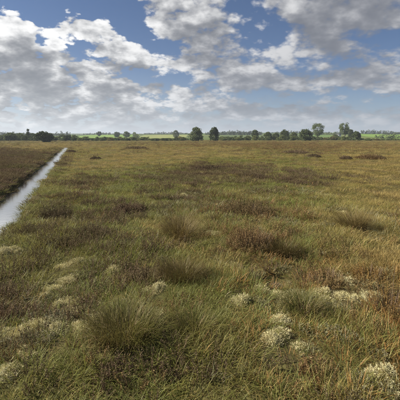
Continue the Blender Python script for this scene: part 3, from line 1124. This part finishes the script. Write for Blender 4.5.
# from column, to column, near, far, top rows, widths, steps, kinds, where
BANDS = [
    (-14, 36, 136, 165, (132.8, 136.0), (6, 10), (1.9, 3.2), (0, 2, 3, 6, 7), 'from left in the scrub below the conifer', 'left'),
    (38, 78, 138, 168, (134.2, 136.8), (5, 9), (2.0, 3.2), (0, 2, 3, 6, 7, 8), 'rightwards from the dark round tree', 'left'),
    (79, 187, 138, 172, (136.6, 138.4), (5, 9), (2.6, 4.2), range(9), 'from left before the pasture left of centre', 'left'),
    (221, 252, 150, 185, (135.2, 137.3), (4, 8), (2.4, 4.2), (0, 1, 3, 5, 6, 8), 'rightwards from the central tree pair', 'right'),
    (253, 300, 150, 185, (135.2, 137.5), (4, 8), (2.4, 4.2), (0, 1, 3, 4, 5, 6, 8), 'from left under the tree row right of centre', 'right'),
    (301, 350, 150, 185, (135.8, 138.0), (4, 8), (2.4, 4.4), (0, 1, 4, 5, 6, 8), 'from left under the tall trees', 'right'),
    (361, 412, 150, 185, (137.0, 138.8), (4, 8), (4, 8), (0, 1, 4, 5, 6, 8), 'from left before the pasture at right', 'right'),
]
rs = random.Random(11)
for (x0, x1, y0, y1, tops, ws, st, kinds, where, side_) in BANDS:
    x, n = x0 + rs.uniform(0, 2), 0
    while x < x1:
        k = rs.choice(list(kinds))
        shrub(x, rs.uniform(y0, y1), rs.uniform(*tops), rs.uniform(*ws), k, '%s %s, %s' % (TONE[k], 'scrub bush', ORD[n] + ' ' + where), 'scrub along the bog edge at ' + side_)
        x += rs.uniform(*st)
        n += 1


def hedge(px0, Y0, px1, Y1, h0, h1, leaf, label, seed):
    r = np.random.default_rng(seed)
    a = np.array(at(px0, Y0))
    b = np.array(at(px1, Y1))
    L = float(np.linalg.norm(b - a))
    V, Q, T_ = [], [], []
    o0 = np.array([*(a + b) / 2, 0])
    o0[2] = float(height(o0[0], o0[1]))
    hh = h0
    wood = []
    n = int(L / 1.5)
    for k in range(n):
        f = (k + r.uniform(0, 1)) / n
        p = a + (b - a) * f
        z = float(height(*p))
        hh = h0 + (h1 - h0) * (.5 + .5 * math.sin(f * L / 17 + seed)) * r.uniform(.4, 1.1)
        if r.uniform() < .06:
            hh *= 1.5
        for zz in np.arange(.4, hh, 1.1):
            c = np.array([p[0] + r.normal(0, .5), p[1] + r.normal(0, .5), z + zz]) - o0
            leaf_clump(r, c, 1.5, 15, 1.1, V, Q, T_)
        q = np.array([*p, z]) - o0
        wood.append(tube([q - np.array([0, 0, .2]), q + np.array([0, 0, hh * .7])], [.12, .05], 4))
    o = empty('hedgerow', tuple(o0))
    mesh_obj('foliage', V, Q, LEAF[leaf], o, attr=T_)
    w, q, t_ = merge(wood)
    tag(mesh_obj('stems', w, q, BARK, o), kind='stuff')
    return tag(o, label, 'hedge', 'hedgerows between the fields')


hedge(-20, 420, 70, 450, 2.5, 5, 'dark', 'hedgerow far behind the conifer at left', 1)
hedge(60, 610, 190, 590, 1.2, 3.4, 'dark', 'hedgerow on the skyline left of centre', 3)
hedge(134, 560, 137, 260, 1.5, 3, 'mid', 'hedgerow running away left of the pale field', 4)
hedge(205, 470, 262, 450, 2.5, 5.5, 'dark', 'hedgerow behind the gap right of the central tree pair', 5)
hedge(215, 640, 330, 610, 1.4, 4, 'dark', 'hedgerow on the skyline behind the middle trees', 6)
hedge(361, 520, 420, 500, 2.5, 6, 'dark', 'hedgerow on the skyline above the bright pasture at right', 7)
hedge(376, 262, 420, 240, 1.2, 2.4, 'mid', 'short hedgerow crossing the front of the bright pasture at right', 8)
hedge(300, 430, 352, 425, 2.5, 5, 'mid', 'hedgerow behind the white outbuilding', 9)

# ------------------------------------------------------------------ white outbuilding among the trees
def box(x0, x1, y0, y1, z0, z1):
    v = [(x, y, z) for z in (z0, z1) for y in (y0, y1) for x in (x0, x1)]
    return v, [(0, 2, 3, 1), (4, 5, 7, 6), (0, 1, 5, 4), (2, 6, 7, 3), (0, 4, 6, 2), (1, 3, 7, 5)]


def house():
    X, Y = at(338, 330)
    z = float(height(X, Y))
    white = solid_mat('white_render', [(.78, .78, .75), (.84, .84, .82)], 1.0)
    slate = solid_mat('slate', [(.07, .075, .085), (.11, .115, .125)], 2.0)
    paint = solid_mat('painted_wood', [(.12, .04, .03), (.15, .05, .04)], 2.0)
    glass = solid_mat('window_glass', [(.03, .035, .04), (.04, .045, .05)], 1.0, rough=.1, spec=.6)
    o = empty('outbuilding', (X, Y, z), math.radians(12), .62)
    w, dpt, hh, rg = 3.6, 2.8, 2.7, 4.4
    v, q = box(-w, w, -dpt, dpt, -.4, hh)
    v += [(-w, 0, rg), (w, 0, rg)]
    wall = mesh_obj('wall', v, q, white, o)
    gv_ = [(s * w, y, zz) for s in (-1, 1) for (y, zz) in ((-dpt, hh), (dpt, hh), (0, rg), (0, rg))]
    for k in (0, 4):
        mesh_obj('gable', gv_[k:k + 3], [(0, 1, 2)], white, o)
    rv, rq = [], []
    for sgn in (-1, 1):
        n0 = len(rv)
        for dz in (0, .18):
            rv += [(-w - .25, sgn * (dpt + .3), hh - .17 + dz), (w + .25, sgn * (dpt + .3), hh - .17 + dz), (w + .25, 0, rg + .01 + dz), (-w - .25, 0, rg + .01 + dz)]
        rq += [tuple(n0 + k for k in f) for f in ((0, 1, 2, 3), (4, 5, 6, 7), (0, 1, 5, 4), (1, 2, 6, 5), (2, 3, 7, 6), (3, 0, 4, 7))]
    roof = mesh_obj('roof', rv, rq, slate, o)
    for cx in (-2.2, 2.2):
        v, q = box(cx - .5, cx + .5, -dpt - .03, -dpt + .02, .9, 2.0)
        wi = mesh_obj('window', v, q, glass, o)
        v, q = box(cx - .6, cx + .6, -dpt - .12, -dpt + .02, .78, .89)
        mesh_obj('sill', v, q, white, wi)
    v, q = box(-.5, .5, -dpt - .04, -dpt + .02, 0, 2.05)
    mesh_obj('door', v, q, paint, o)
    tag(o, 'small white outbuilding with dark roof half hidden by the tall trees', 'building')


house()


# ------------------------------------------------------------------ thin air over the plain
def haze():
    v, q = box(-5600, 5600, -5600, 5600, -40, 78)
    m, nt = new_mat('thin_haze')
    pv_ = N(nt, 'ShaderNodeVolumePrincipled')
    pv_.inputs['Color'].default_value = (.80, .88, 1.0, 1)
    pv_.inputs['Density'].default_value = HAZE
    pv_.inputs['Anisotropy'].default_value = .2
    out = N(nt, 'ShaderNodeOutputMaterial')
    nt.links.new(pv_.outputs[0], out.inputs['Volume'])
    o = mesh_obj('haze', v, q, m)
    tag(o, 'thin bluish haze over the far fields', kind='stuff')


HAZE = 0.0004
haze()
